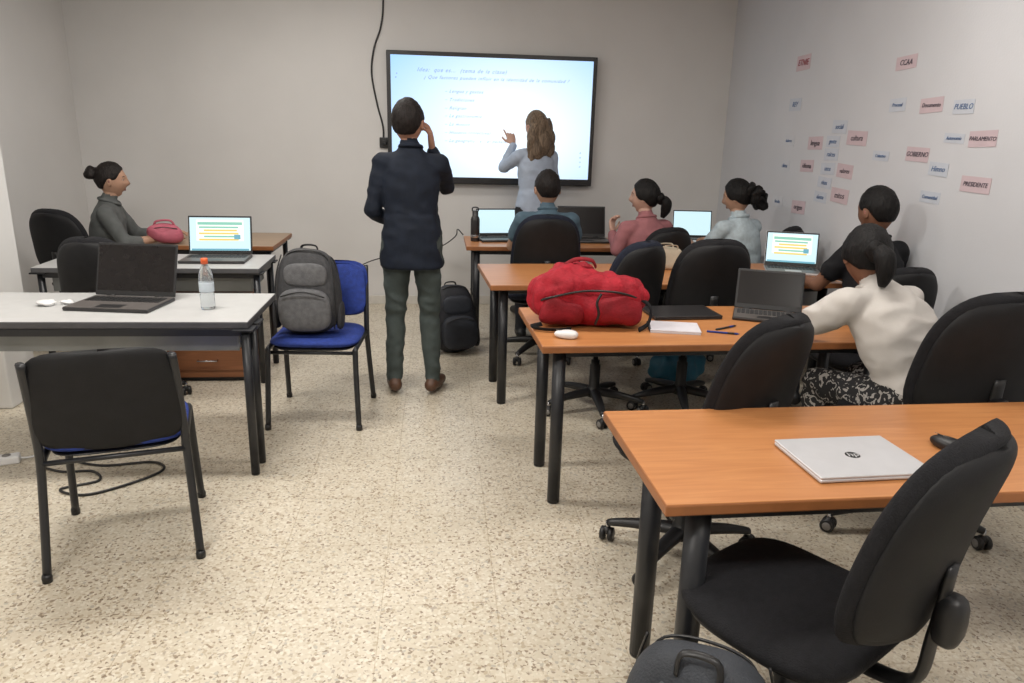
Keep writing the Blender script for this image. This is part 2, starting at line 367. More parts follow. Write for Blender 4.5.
# ---------------------------------------------------------------- chairs
def office_chair(x,y,rot,s=1.,fab=None,arms=False,spin=0,bw=.45,bh=.50,recl=10,name='office_chair',seatz=.44):
    fab=fab or M_fab
    b=B(); b.M=Matrix.Scale(s,4)
    dz=seatz-.44
    for i in range(5):
        a=math.radians(90+72*i+spin); d=V((math.cos(a),math.sin(a),0)); l=V((-d.y,d.x,0))
        b.tube([V((0,0,.115)),d*.12+V((0,0,.105)),d*.22+V((0,0,.09)),d*.285+V((0,0,.075))],[.034,.028,.022,.016],M_plas,n=10,smooth_path=3,flat=.8,lat=tuple(l))
        c=d*.285; ca=a+1.1*math.sin(i*2.3); w=V((math.cos(ca),math.sin(ca),0))
        b.cyl(c+V((0,0,.045)),c+V((0,0,.08)),.008,M_chrome,10)
        for sgn in (-1,1):
            p=c+V((0,0,.027)); b.tube([p+w*sgn*.006,p+w*sgn*.010,p+w*sgn*.024,p+w*sgn*.027],[.022,.027,.027,.020],M_plas,n=18)
            b.tube([p+w*sgn*.0265,p+w*sgn*.029],[.017,.014],M_castg,n=14)
        b.sell(c+V((0,0,.042)),(.02,.02,.018),M_plas,2.2,n=12)
    b.lathe([(.001,.08),(.045,.085),(.048,.12),(.036,.14),(.03,.15),(.03,.27),(.024,.275),(.024,.30),(.014,.30),(.014,.40+dz),(.001,.40+dz)],(0,0,0),M_plas,20)
    b.box((0,0,.395+dz),(.16,.22,.04),M_plas,.01)
    b.tube([(.05,.02,.395+dz),(.19,.03,.39+dz),(.23,.03,.385+dz)],[.005,.005,.011],M_plas,n=8,smooth_path=3)
    b.pad((0,.01,.445+dz),.48,.47,.085,fab,T=RX(-90),ne=3.6,bendy=-.02,taper=.06)
    b.pad((0,.01,.415+dz),.43,.42,.04,M_plas,T=RX(-90),ne=3.6)
    b.tube([(0,-.05,.40+dz),(0,-.20,.395+dz),(0,-.285,.43+dz),(0,-.30,.55+dz),(0,-.31,.72+dz)],[.028,.028,.027,.026,.022],M_plas,n=12,smooth_path=5,flat=.45,lat=(1,0,0))
    T=RX(recl)
    zc=.515+bh/2+dz
    b.pad((0,-.265-.0,zc),bw,bh,.075,fab,T=T,ne=3.0,bendx=.035,bendy=-.02,taper=.18)
    b.pad((0,-.29,zc-.005),bw*.94,bh*.94,.05,M_plas2,T=T,ne=3.0,bendx=.035,bendy=-.02,taper=.18)
    b.sell((0,-.325,.60+dz),(.035,.03,.06),M_plas,3,n=16)
    return b.finish(name,(x,y,0),rot)

def visitor_chair(x,y,rot,seatm,backm,name='visitor_chair',sc_=1.,bz=.69,bh=.30):
    b=B(); b.M=Matrix.Scale(sc_,4)
    for sx in (-1,1):
        b.tube([(sx*.245,.235,.012),(sx*.235,.215,.30),(sx*.232,.20,.425),(sx*.232,.17,.445),(sx*.232,-.15,.44),(sx*.235,-.20,.42)],.0135,M_leg,n=10,smooth_path=4,flat=1.3)
        b.tube([(sx*.255,-.275,.012),(sx*.245,-.225,.25),(sx*.238,-.20,.42),(sx*.236,-.21,.55),(sx*.232,-.255,.72),(sx*.228,-.29,.82)],.0135,M_leg,n=10,smooth_path=4,flat=1.3)
        for ly in (.237,-.277): b.lathe([(.001,0),(.017,0),(.018,.02),(.015,.03)],(sx*(.246 if ly>0 else .255),ly,0),M_plas,12)
    b.cyl((-.23,.19,.425),(.23,.19,.425),.010,M_leg,10); b.cyl((-.235,-.205,.425),(.235,-.205,.425),.010,M_leg,10)
    b.pad((0,0,.468),.48,.455,.065,seatm,T=RX(-90),ne=4.5,bendy=-.012)
    b.pad((0,0,.445),.44,.42,.03,M_plas,T=RX(-90),ne=4.5)
    T=RX(12)
    b.pad((0,-.235,bz),.47,bh,.045,seatm,T=T,ne=5,bendx=.02,taper=.05)
    b.pad((0,-.258,bz),.49,bh+.025,.04,backm,T=T,ne=5,bendx=.02,taper=.05)
    return b.finish(name,(x,y,0),rot)

visitor_chair(-1.22,2.80,15,M_blue,M_plas2,bz=.655,bh=.37)
visitor_chair(-.66,4.08,177,M_blue,M_blue)
office_chair(.90,1.53,33,1.03,spin=10,bw=.50,bh=.51,seatz=.445,recl=12)
office_chair(.95,2.50,32,1.04,spin=30,bw=.47,recl=14)
office_chair(1.47,4.13,5,1.06,spin=20)
office_chair(.93,4.10,35,1.04,spin=0,fab=M_fabn)
office_chair(1.96,2.66,8,1.09,spin=10,bw=.56)
office_chair(2.33,3.74,8,.98)
office_chair(.74,5.22,0,1.06,fab=M_fabn)
office_chair(1.50,5.22,20,.98)
office_chair(2.27,5.16,40,1.0)
office_chair(-1.80,4.36,-4,1.0,bw=.42)
office_chair(-2.50,5.62,-22,1.0,fab=M_fab,bw=.50)

# ---------------------------------------------------------------- laptops
def laptop(x,y,z,rot,W=.36,D=.25,ang=105,shell=None,deck=None,screen=None,content=False,name='laptop'):
    shell=shell or M_lapd; deck=deck or M_lapk; screen=screen or M_scroff
    b=B(); b.box((0,0,.009),(W,D,.016),shell,.005); b.box((0,0,.0175),(W-.006,D-.006,.002),deck,.0008)
    for r in range(5):
        for c in range(14): b.box((-W*.42+c*W*.84/13,D*.34-r*.019,.0195),(W*.84/13-.004,.015,.003),M_key,.0008,seg=1)
    b.box((0,-D*.32,.0188),(W*.3,D*.25,.001),shell,.0003)
    for sx in (-.3,.3): b.cyl((sx*W-.02,D/2-.003,.018),(sx*W+.02,D/2-.003,.018),.006,M_plas,10)
    T=Matrix.Translation((0,D/2-.003,.02))@RX(-(ang-90))
    old=b.M; b.M=b.M@T
    H=D*.96
    b.box((0,.004,H/2),(W,.007,H),shell,.003); b.box((0,-.0005,H/2),(W-.004,.003,H-.004),M_key,.001)
    b.box((0,-.0025,H/2+.006),(W-.02,.001,H-.035),screen,0)
    if content:
        b.box((0,-.0035,H/2+.03),(W*.74,.0008,H*.55),M_scrw,0)
        b.box((0,-.0042,H*.80),(W*.70,.0006,.018),M_scrg,0)
        for i in range(5): b.box((-W*.02+(.01*(i%2)),-.0042,H*.70-i*.020),(W*(.52 if i%2 else .62),.0006,.011),M_scry if i in(1,2,4) else M_scrg,0)
        b.box((W*.27,-.0044,H*.45),(W*.10,.0006,.03),M_scrb,0)
        b.box((0,-.0042,H*.12),(W*.9,.0006,.012),M_scrb,0)
    b.M=old
    return b.finish(name,(x,y,z),rot)
ZT=.7514
laptop(-1.50,3.60,ZT,-8,W=.40,D=.27,ang=108)
laptop(-1.41,4.87,ZT,2,W=.40,D=.26,ang=102,screen=M_scr,content=True)
laptop(.50,5.92,ZT,8,W=.33,D=.23,ang=100,screen=M_scr)
laptop(1.19,5.92,ZT,0,W=.40,D=.26,ang=103)
laptop(2.12,5.93,ZT,-5,W=.33,D=.24,ang=100,shell=M_lapw,deck=M_lapw,screen=M_scr)
laptop(2.33,4.62,ZT,-20,W=.34,D=.24,ang=108,shell=M_laps,screen=M_scr,content=True)
laptop(1.60,3.36,ZT,-24,W=.32,D=.21,ang=112)
def closed_laptop(x,y,z,rot,W,D,m,logo=True):
    b=B(); b.box((0,0,.007),(W,D,.011),m,.005,seg=3); b.box((0,0,.0155),(W,D,.007),m,.003,seg=3)
    b.box((0,0,.0125),(W-.006,D-.006,.003),M_plas,.001)
    for sx in (-.32,.32): b.cyl((sx*W-.025,D/2-.006,.013),(sx*W+.025,D/2-.006,.013),.006,M_plas,10)
    if logo: b.cyl((0,0,.0185),(0,0,.0194),.020,M_key,28)
    o=b.finish('closed_laptop',(x,y,z),rot)
    if logo: text('hp',.034,(0,.001,.0199),(0,0,0),m,o,'logo_lettering',shear=.2,ext=.0002)
closed_laptop(1.13,1.76,ZT,3,.33,.245,M_laps)
closed_laptop(1.19,3.44,ZT,4,.34,.23,M_lapd,False)
b=B(); b.box((0,0,.006),(.22,.17,.012),M_paper,.001); b.box((0,0,.0128),(.225,.175,.0015),mat('notebook_cover',(.62,.60,.64),.6,var=.05),.0005)
for i in range(12): b.tube([(-.1125,-.075+i*.0135,.004),(-.118,-.075+i*.0135,.010),(-.108,-.075+i*.0135,.016)],.0014,M_plas,n=6,smooth_path=3)
b.finish('spiral_notebook',(1.07,3.16,ZT),-12)
def mouse(x,y,m,rot):
    b=B(); b.sell((0,0,.014),(.031,.052,.019),m,2.4,n=28,fn=lambda q:V((q.x*(1-.12*q.y/.052),q.y,max(q.z,-.013)*(1-.15*q.y/.05)))); b.box((0,.027,.031),(.005,.016,.004),M_plas,.001)
    b.box((0,.02,.0325),(.0012,.05,.001),M_castg,0)
    b.finish('computer_mouse',(x,y,ZT+.001),rot)
mouse(.55,3.02,M_lapw,70); mouse(1.46,1.83,M_plas,20)
b=B(); b.tube([(-.07,0,.005),(.06,0,.005),(.072,0,.005)],[.0045,.0045,.001],M_plas,n=10); b.tube([(.02,0,.005),(.05,0,.005)],.0048,M_blue,n=10); b.finish('pen',(1.32,3.17,ZT),30)
b=B(); b.tube([(-.07,0,.005),(.06,0,.005),(.072,0,.005)],[.0045,.0045,.001],M_blue,n=10); b.tube([(.02,0,.005),(.05,0,.005)],.0048,M_plas,n=10); b.finish('pen',(1.27,3.08,ZT),-20)
b=B(); b.sell((0,0,.014),(.045,.03,.012),M_lapw,2.2,n=20,nz=.02,nf=40); b.sell((.08,.02,.011),(.03,.02,.009),M_lapw,2.2,n=16,nz=.02,nf=40); b.finish('crumpled_tissue',(-1.83,3.60,ZT),10)

def bottle(x,y,z):
    g=mat('clear_plastic',(.80,.84,.86),.08,var=0,trans=.85); cap=mat('orange_cap',(.75,.12,.03),.4); wt=mat('bottle_label',(.55,.62,.68),.4,var=.1)
    b=B(); pr=[(.001,0),(.028,0),(.033,.008),(.033,.03),(.031,.035),(.033,.045),(.033,.07),(.030,.075),(.033,.085),(.033,.14),(.031,.165),(.022,.195),(.013,.212),(.013,.222),(.001,.222)]
    b.lathe(pr,(0,0,0),g,28); b.lathe([(.0335,.085),(.0338,.088),(.0338,.128),(.0335,.13)],(0,0,0),wt,28)
    b.lathe([(.001,.216),(.016,.216),(.016,.238),(.014,.242),(.001,.242)],(0,0,0),cap,24)
    b.finish('water_bottle',(x,y,z))
bottle(-1.08,3.54,ZT)
b=B(); b.lathe([(.001,0),(.034,0),(.036,.006),(.036,.17),(.030,.19),(.024,.195),(.024,.235),(.022,.24),(.001,.24)],(0,0,0),M_lapd,24); b.tube([(-.024,0,.235),(-.02,0,.262),(.02,0,.262),(.024,0,.235)],.005,M_plas,n=8,smooth_path=4); b.lathe([(.0365,.03),(.0368,.032),(.0368,.05),(.0365,.052)],(0,0,0),M_chrome,24); b.finish('thermos_bottle',(.30,5.86,ZT))

# ---------------------------------------------------------------- bags
def backpack(x,y,z,rot,w,h,d,m,m2,m3=None,name='backpack',tilt=0,M0=None,nz=.015,straps=True):
    m3=m3 or m2; b=B(); T0=RX(tilt) if M0 is None else M0; b.M=T0
    b.sell((0,0,h/2),(w/2,d/2,h/2),m,3.2,n=40,nz=nz,nf=5,fn=lambda q:V((q.x*(1-.16*max(0,q.z/(h/2))),q.y*(1-.28*max(0,q.z/(h/2))),q.z)))
    b.sell((0,-d/2-.005,h*.30),(w*.40,d*.22,h*.25),m2,3.2,n=32,nz=nz*.6,nf=6)
    b.sell((0,-d/2+.02,h*.70),(w*.33,d*.12,h*.14),m2,3.2,n=28,nz=nz*.4,nf=6)
    for sx in (-1,1):
        b.sell((sx*w*.49,0,h*.22),(d*.10,d*.30,h*.17),m3,3,n=20,nz=nz*.5)
        b.tube([(sx*w*.36,-d*.30,h*.93),(sx*w*.43,-d*.40,h*.7),(sx*w*.46,-d*.42,h*.35),(sx*w*.44,-d*.40,h*.08)],.004,M_plas,n=6,smooth_path=5)
        if straps: b.tube([(sx*.05,d/2-.02,h*.92),(sx*w*.26,d/2+.055,h*.84),(sx*w*.34,d/2+.07,h*.55),(sx*w*.38,d/2+.03,h*.25),(sx*w*.42,d/2-.02,h*.08)],[.022,.028,.028,.018,.010],m3,n=10,smooth_path=6,flat=.3,lat=(1,0,0))
    b.tube([(-w*.33,-d/2-.045*1,h*.46),(0,-d/2-.055,h*.52),(w*.33,-d/2-.045,h*.46)],.004,M_plas,n=6,smooth_path=5)
    b.tube([(-.045,d*.25,h*.94),(-.035,d*.2,h*1.03),(.035,d*.2,h*1.03),(.045,d*.25,h*.94)],[.009]*4,M_plas,n=8,smooth_path=5,flat=.5)
    b.tube([(-w*.36,-d*.18,h*.82),(-w*.25,-d*.24,h*.95),(0,-d*.25,h*.985),(w*.25,-d*.24,h*.95),(w*.36,-d*.18,h*.82)],.004,M_plas,n=6,smooth_path=5)
    b.M=Matrix.Identity(4)
    return b.finish(name,(x,y,z),rot)
G1=mat('grey_nylon',(.036,.036,.039),.75,var=.2,vs=40,bump=.3,bs=200); G2=mat('light_grey_nylon',(.095,.095,.10),.75,var=.2,vs=40,bump=.3,bs=200); G3=mat('charcoal_nylon',(.03,.03,.034),.75,var=.2,bump=.3,bs=200)
bp=backpack(-.70,4.02,.503,-4,.35,.46,.19,G1,G2,G3,tilt=-6)
K1=mat('black_nylon',(.010,.011,.016),.6,var=.2,bump=.3,bs=180); K2=mat('navy_nylon',(.018,.022,.032),.6,var=.2,bump=.3,bs=180)
backpack(.14,5.32,0.0,20,.34,.50,.19,K1,K2,tilt=-10)
S1=mat('slate_nylon',(.028,.032,.04),.7,var=.2,bump=.3,bs=180); S2=mat('slate_light_nylon',(.06,.066,.075),.7,var=.2,bump=.3,bs=180)
backpack(.56,1.28,0,150,.37,.545,.21,S1,S1,S2)
R1=mat('red_nylon',(.32,.009,.020),.7,var=.2,vs=20,bump=.4,bs=90,spec=.3); R2=mat('deep_red_nylon',(.22,.007,.014),.7,var=.2,vs=20,bump=.4,bs=90,spec=.3)
def red_bag():
    q=B()
    def squash(v): return V((v.x,v.y,max(v.z,-.118)))
    q.sell((0,0,.122),(.255,.15,.120),DUM,2.6,n=40,nz=.035,nf=7,fn=squash)
    q.sell((-.06,-.01,.17),(.17,.13,.105),DUM,2.3,n=36,nz=.03,nf=9,seed=3)
    q.sell((.13,-.03,.13),(.14,.13,.10),DUM,2.5,n=36,nz=.03,nf=9,seed=5)
    bm=remesh(q.bm,.009,5); q.bm.free(); bm.normal_update()
    for v in bm.verts:
        p=v.co
        crease=abs(noise.noise(V((p.x*9,p.y*9,p.z*7))))+.5*abs(noise.noise(V((p.x*20+3,p.y*20,p.z*16))))
        if p.z>.02: v.co=p+v.normal*(.028*crease-.012)
        if v.co.z<.003: v.co.z=.003
    b=B(); b.addbm(bm,R1); bm.free()
    b.sell((.12,-.115,.085),(.11,.055,.072),R2,2.8,n=36,nz=.03,nf=12,seed=7)
    b.sell((-.13,-.105,.08),(.10,.050,.068),R2,2.8,n=36,nz=.03,nf=12,seed=9)
    b.tube([(-.24,-.05,.11),(-.19,-.14,.15),(-.05,-.158,.18),(.10,-.165,.175),(.21,-.14,.14),(.255,-.04,.1)],.005,M_plas,n=6,smooth_path=8)
    b.tube([(.01,-.16,.03),(.02,-.175,.08),(.01,-.172,.13),(.03,-.165,.17)],.006,M_plas,n=6,smooth_path=5)
    b.tube([(-.22,-.10,.02),(-.27,-.13,.015),(-.20,-.17,.012),(-.10,-.165,.012)],.012,M_fab,n=8,smooth_path=6,flat=.3)
    b.tube([(-.10,.02,.265),(-.05,.0,.295),(.02,.0,.29),(.05,.03,.255)],.011,R2,n=8,smooth_path=6,flat=.5)
    b.tube([(.20,-.12,.15),(.27,-.13,.10),(.26,-.15,.03),(.20,-.20,.012)],.011,M_fab,n=8,smooth_path=6,flat=.35)
    b.finish('red_backpack',(.68,3.29,ZT),3)
PK=mat('pink_fabric',(.42,.10,.14),.7,var=.15,bump=.3,bs=80)
b=B(); b.sell((0,0,.075),(.12,.08,.07),PK,2.6,n=32,nz=.03,nf=9); b.tube([(-.07,0,.12),(-.05,-.01,.16),(.04,-.01,.165),(.07,0,.12)],.008,PK,n=8,smooth_path=6); b.tube([(-.09,-.05,.11),(0,-.07,.125),(.09,-.05,.11)],.003,M_plas,n=6,smooth_path=5); b.finish('pink_handbag',(-1.95,5.56,ZT+.002),10)
CR=mat('cream_canvas',(.50,.43,.33),.8,var=.1,bump=.3,bs=150)
b=B(); b.sell((0,0,.075),(.11,.05,.075),CR,3.2,n=28,nz=.02,nf=10)
for sy in (-.03,.03): b.tube([(-.05,sy,.13),(-.04,sy*1.3,.16),(.04,sy*1.3,.16),(.05,sy,.13)],.006,CR,n=8,smooth_path=6,flat=.5)
b.finish('cream_tote_bag',(1.50,4.68,ZT),8)
BLB=mat('blue_plastic_bag',(.03,.16,.26),.35,var=.2,vs=8)
b=B(); b.sell((0,0,.10),(.19,.09,.10),BLB,2.6,n=40,nz=.06,nf=11)
for sy in (-.02,.03): b.tube([(-.06,sy,.17),(-.05,sy-.02,.24),(.03,sy-.02,.25),(.06,sy,.17)],.009,BLB,n=8,smooth_path=6,flat=.3)
b.finish('blue_carrier_bag',(1.62,4.62,0),10)

# ---------------------------------------------------------------- people
def remesh(bm,vox,smooth=2):
    me=bpy.data.meshes.new('tmp'); bmesh.ops.recalc_face_normals(bm,faces=bm.faces[:]); bm.to_mesh(me)
    ob=bpy.data.objects.new('tmp',me); COL.objects.link(ob)
    md=ob.modifiers.new('r','REMESH'); md.mode='VOXEL'; md.voxel_size=vox; md.adaptivity=0
    dg=bpy.context.evaluated_depsgraph_get(); dg.update()
    m2=bpy.data.meshes.new_from_object(ob.evaluated_get(dg))
    out=bmesh.new(); out.from_mesh(m2)
    for _ in range(smooth): bmesh.ops.smooth_vert(out,verts=out.verts[:],factor=.5,use_axis_x=True,use_axis_y=True,use_axis_z=True)
    bpy.data.objects.remove(ob); bpy.data.meshes.remove(me); bpy.data.meshes.remove(m2)
    return out
DUM=mat('dummy',(1,1,1))
red_bag()
def capsule(b,a,c,ra,rc,n=16):
    a=V(a);c=V(c);d=(c-a); 
    if d.length<1e-4: d=V((0,0,1e-3))
    d.normalize(); l=d.orthogonal().normalized(); w=d.cross(l); rs=[]
    for k in range(5):
        t=-math.pi/2+.05+(math.pi/2-.05)*k/4; rs.append((a+d*ra*math.sin(t),ra*math.cos(t)))
    for k in range(5):
        t=(math.pi/2-.05)*k/4; rs.append((c+d*rc*math.sin(t),rc*math.cos(t)))
    b.rings([[p+l*math.cos(2*math.pi*j/n)*r+w*math.sin(2*math.pi*j/n)*r for j in range(n)] for p,r in rs],DUM)

def hand_geo(W,d,nrm,side,curl=.35,spread=.08,index_pt=False,s=1.):
    W=V(W); d=V(d).normalized(); nrm=V(nrm); nrm=(nrm-d*nrm.dot(d)).normalized(); l=d.cross(nrm).normalized()*side
    q=B()
    n=14
    def ring(p,rx,ry): return [p+l*math.cos(2*math.pi*j/n)*rx+nrm*math.sin(2*math.pi*j/n)*ry for j in range(n)]
    q.rings([ring(W-d*.03*s,.024*s,.020*s),ring(W,.025*s,.019*s),ring(W+d*.03*s,.036*s,.018*s),ring(W+d*.065*s,.041*s,.015*s),ring(W+d*.088*s,.038*s,.011*s)],DUM)
    for i,(off,L,k) in enumerate([(.030,.072,0),(.010,.082,1),(-.010,.077,2),(-.030,.060,3)]):
        p=W+d*(.082-.004*abs(i-1))*s+l*off*s; c=curl*(.15 if (index_pt and i==0) else 1+.15*i); a=0
        dd=(d+l*spread*(off/.02)).normalized()
        for seg,(fr,r0,r1) in enumerate([(.45,.0088,.0082),(.30,.0082,.0075),(.25,.0075,.0066)]):
            a+=c*(1 if seg else .7); e=p+(dd*math.cos(a)+nrm*math.sin(a))*L*fr*s
            capsule(q,p,e,r0*s,r1*s,10); p=e
    p=W+d*.022*s+l*.026*s; a0=(d*.62+l*.70+nrm*.25).normalized(); e=p+a0*.036*s; capsule(q,p,e,.0125*s,.0105*s,10)
    a1=(d*.85+l*.38+nrm*.30).normalized(); e2=e+a1*.030*s; capsule(q,e,e2,.0105*s,.009*s,10); e3=e2+(d*.9+l*.15+nrm*.35).normalized()*.024*s; capsule(q,e2,e3,.009*s,.0075*s,10)
    r=remesh(q.bm,.0042*s,1); q.bm.free(); return r

SKIN=mat('skin_tan',(.36,.19,.13),.6,var=.06,spec=.3)
SKINA=mat('skin_olive',(.42,.25,.17),.6,var=.06,spec=.3)
SKIN2=mat('skin_brown',(.19,.09,.055),.6,var=.06,spec=.3)
SKIN3=mat('skin_light',(.50,.31,.24),.6,var=.06,spec=.3)
LIP=mat('lips',(.24,.09,.075),.5,var=.05); EYEW=mat('eye_white',(.45,.44,.42),.4,var=0); IRIS=mat('iris',(.02,.012,.008),.2,var=0)
def hairmat(n,c):
    m=bpy.data.materials.new(n); m.use_nodes=True; nt=m.node_tree; b=nt.nodes['Principled BSDF']
    tc=nt.nodes.new('ShaderNodeTexCoord'); mp=nt.nodes.new('ShaderNodeMapping'); mp.inputs['Scale'].default_value=(90,90,9)
    nn=nt.nodes.new('ShaderNodeTexNoise'); nn.inputs['Scale'].default_value=1.5; nn.inputs['Detail'].default_value=4
    r=nt.nodes.new('ShaderNodeValToRGB'); r.color_ramp.elements[0].position=.35; r.color_ramp.elements[1].position=.7
    r.color_ramp.elements[0].color=tuple(x*.45 for x in c)+(1,); r.color_ramp.elements[1].color=tuple(min(1,x*1.5) for x in c)+(1,)
    nt.links.new(tc.outputs['Object'],mp.inputs['Vector']); nt.links.new(mp.outputs['Vector'],nn.inputs['Vector']); nt.links.new(nn.outputs['Fac'],r.inputs['Fac']); nt.links.new(r.outputs['Color'],b.inputs['Base Color'])
    bp=nt.nodes.new('ShaderNodeBump'); bp.inputs['Strength'].default_value=.6; bp.inputs['Distance'].default_value=.01
    nt.links.new(nn.outputs['Fac'],bp.inputs['Height']); nt.links.new(bp.outputs['Normal'],b.inputs['Normal'])
    b.inputs['Roughness'].default_value=.6; b.inputs['Specular IOR Level'].default_value=.25; return m
H_BLK=hairmat('black_hair',(.006,.005,.005)); H_DBR=hairmat('dark_brown_hair',(.013,.009,.008)); H_LBR=hairmat('light_brown_hair',(.18,.13,.09))

def head(b,c,yaw,pitch,skin,hair,style,roll=0,s=1.):
    c=V(c); T=Matrix.Translation(c)@RZ(yaw)@RY(roll)@RX(pitch)@Matrix.Scale(s,4)
    old=b.M; b.M=old@T
    def shape(u,k=1.):
        x,y,z=u
        X,Y,Z=x*.076,y*.094,z*.112
        if z<0:
            f=-z; X*=1-.34*f**1.6; 
            if y<0: Y*=1-.45*f**1.3
            else: Y*=1-.10*f
        else:
            X*=1+.16*z*(1-z); Y*=1+(.18 if y<0 else .02)*z*(1-z)
        return V((X,Y,Z))
    def facefn(u):
        p=shape(u); x,y,z=u
        if y>0:
            g=lambda a,bb,sa,sb:math.exp(-((p.x-a)/sa)**2-((p.z-bb)/sb)**2)
            p.y+=.019*g(0,-.024,.011,.016)+.011*g(0,-.004,.009,.022)+.004*g(0,.028,.05,.010)
            p.y-=.010*(g(.031,.006,.017,.012)+g(-.031,.006,.017,.012))
            p.y+=.007*g(0,-.060,.024,.012)-.004*g(0,-.078,.02,.006)+.013*g(0,-.100,.026,.016)
            p.y+=.004*(g(.042,-.03,.02,.02)+g(-.042,-.03,.02,.02))
        return p
    def sph(fn,m,K=34,n=44):
        vs=[];fs=[]
        for i in range(K+1):
            a=-math.pi/2+math.pi*i/K
            for j in range(n):
                t=2*math.pi*j/n; vs.append(fn(V((math.cos(a)*math.cos(t),math.cos(a)*math.sin(t),math.sin(a)))))
        for i in range(K):
            for j in range(n):
                k=(j+1)%n; fs.append((i*n+j,i*n+k,(i+1)*n+k,(i+1)*n+j))
        bv,_=b.raw(vs,fs,m); bmesh.ops.remove_doubles(b.bm,verts=bv,dist=1e-5)
    sph(facefn,skin)
    for sx in (-1,1):
        b.sell((sx*.077,-.006,-.008),(.007,.016,.027),skin,2.2,n=16,T=RZ(sx*-18))
        b.sell((sx*.0805,-.006,-.006),(.004,.009,.016),LIP,2.2,n=10,T=RZ(sx*-18))
        b.sell((sx*.031,.0700,.006),(.0120,.0085,.0075),EYEW,2,n=14)
        b.sell((sx*.031,.0772,.006),(.0052,.0025,.0052),IRIS,2,n=12)
        b.tube([(sx*.016,.0865,.024),(sx*.032,.0815,.030),(sx*.048,.0705,.024)],[.003,.0035,.002],hair,n=6,smooth_path=3)
        b.tube([(sx*.019,.0775,.010),(sx*.031,.0785,.0150),(sx*.044,.0705,.009)],.0022,skin,n=6,smooth_path=3)
    b.sell((0,.0820,-.0565),(.020,.0055,.0042),LIP,2,n=14); b.sell((0,.0805,-.0640),(.017,.0055,.0048),LIP,2,n=14)
    low={'short':-.48,'bun':-.50,'long':-.6,'pony':-.55,'curlbun':-.50,'bob':-.7}[style]
    th={'short':.09,'bun':.10,'long':.13,'pony':.12,'curlbun':.14,'bob':.15}[style]
    cover=style in('pony','curlbun')
    def hairfn(u):
        x,y,z=u
        sm=lambda a,bb,t:max(0,min(1,(t-a)/(bb-a)))
        az=math.atan2(abs(x),y)
        if cover: pts=[(0,.60),(.45,.56),(.85,.36),(1.10,.02),(1.30,-.12),(1.50,-.18),(1.75,-.25),(1.95,-.38),(2.3,low),(3.2,low-.05)]
        else: pts=[(0,.60),(.45,.58),(.85,.42),(1.15,.12),(1.35,.02),(1.50,.06),(1.75,.05),(1.95,-.20),(2.3,low),(3.2,low-.05)]
        hl=pts[-1][1]
        for i in range(len(pts)-1):
            if pts[i][0]<=az<=pts[i+1][0]:
                t=(az-pts[i][0])/(pts[i+1][0]-pts[i][0]); hl=pts[i][1]*(1-t)+pts[i+1][1]*t; break
        k=sm(hl-.05,hl+.07,z)
        front=sm(2.0,.6,az)
        tt=th*(1-.45*front*(1-sm(.6,.95,z)))
        if cover: tt+=.05*math.exp(-((az-1.6)/.5)**2)*(1-sm(.2,.6,z))
        p=shape(u)
        f=.92+(.08+tt+.03*noise.noise(u*5)+.025*noise.noise(u*14))*k
        return p*f
    sph(hairfn,hair,K=54,n=64)
    if style in('bun',):
        b.sell((0,-.118,.045),(.046,.040,.042),hair,2,n=26,nz=.02,nf=25); b.tube([(-.028,-.09,.06),(0,-.086,.075),(.028,-.09,.06)],.007,hair,n=8,smooth_path=3)
    if style=='curlbun':
        b.sell((.01,-.130,-.01),(.060,.052,.055),hair,2,n=40,nz=.05,nf=28); b.sell((0,-.10,.03),(.05,.04,.05),hair,2,n=26,nz=.03,nf=30)
        b.sell((.015,-.140,-.055),(.042,.038,.045),hair,2,n=30,nz=.05,nf=30)
    if style=='pony':
        b.sell((0,-.112,-.01),(.044,.036,.040),hair,2,n=20,nz=.02,nf=25)
        b.tube([(0,-.12,-.01),(.01,-.145,-.04),(.015,-.140,-.09),(.01,-.120,-.14)],[.028,.038,.034,.012],hair,n=14,smooth_path=5)
    if style in('long','bob'):
        L=-.30 if style=='long' else -.16
        for k,(ox,w,sd) in enumerate([(-.060,.044,1),(0,.060,2),(.060,.044,3),(-.03,.050,4),(.03,.050,5),(-.075,.03,6),(.075,.03,7)]):
            pts=[];rr=[]
            for i in range(9):
                t=i/8; pts.append((ox*(1+.30*t)+.012*math.sin(t*11+sd),-.045-.050*math.sin(min(1,t*1.6)*math.pi/2)+.010*math.sin(t*14+sd*2)+.03*t,.06+(L-.06+.02*math.sin(sd*3))*t)); rr.append(w*(.75+.38*math.sin(t*math.pi))*(1 if i<7 else (.75 if i==7 else .3)))
            b.tube(pts,rr,hair,n=12,smooth_path=3)
    b.M=old

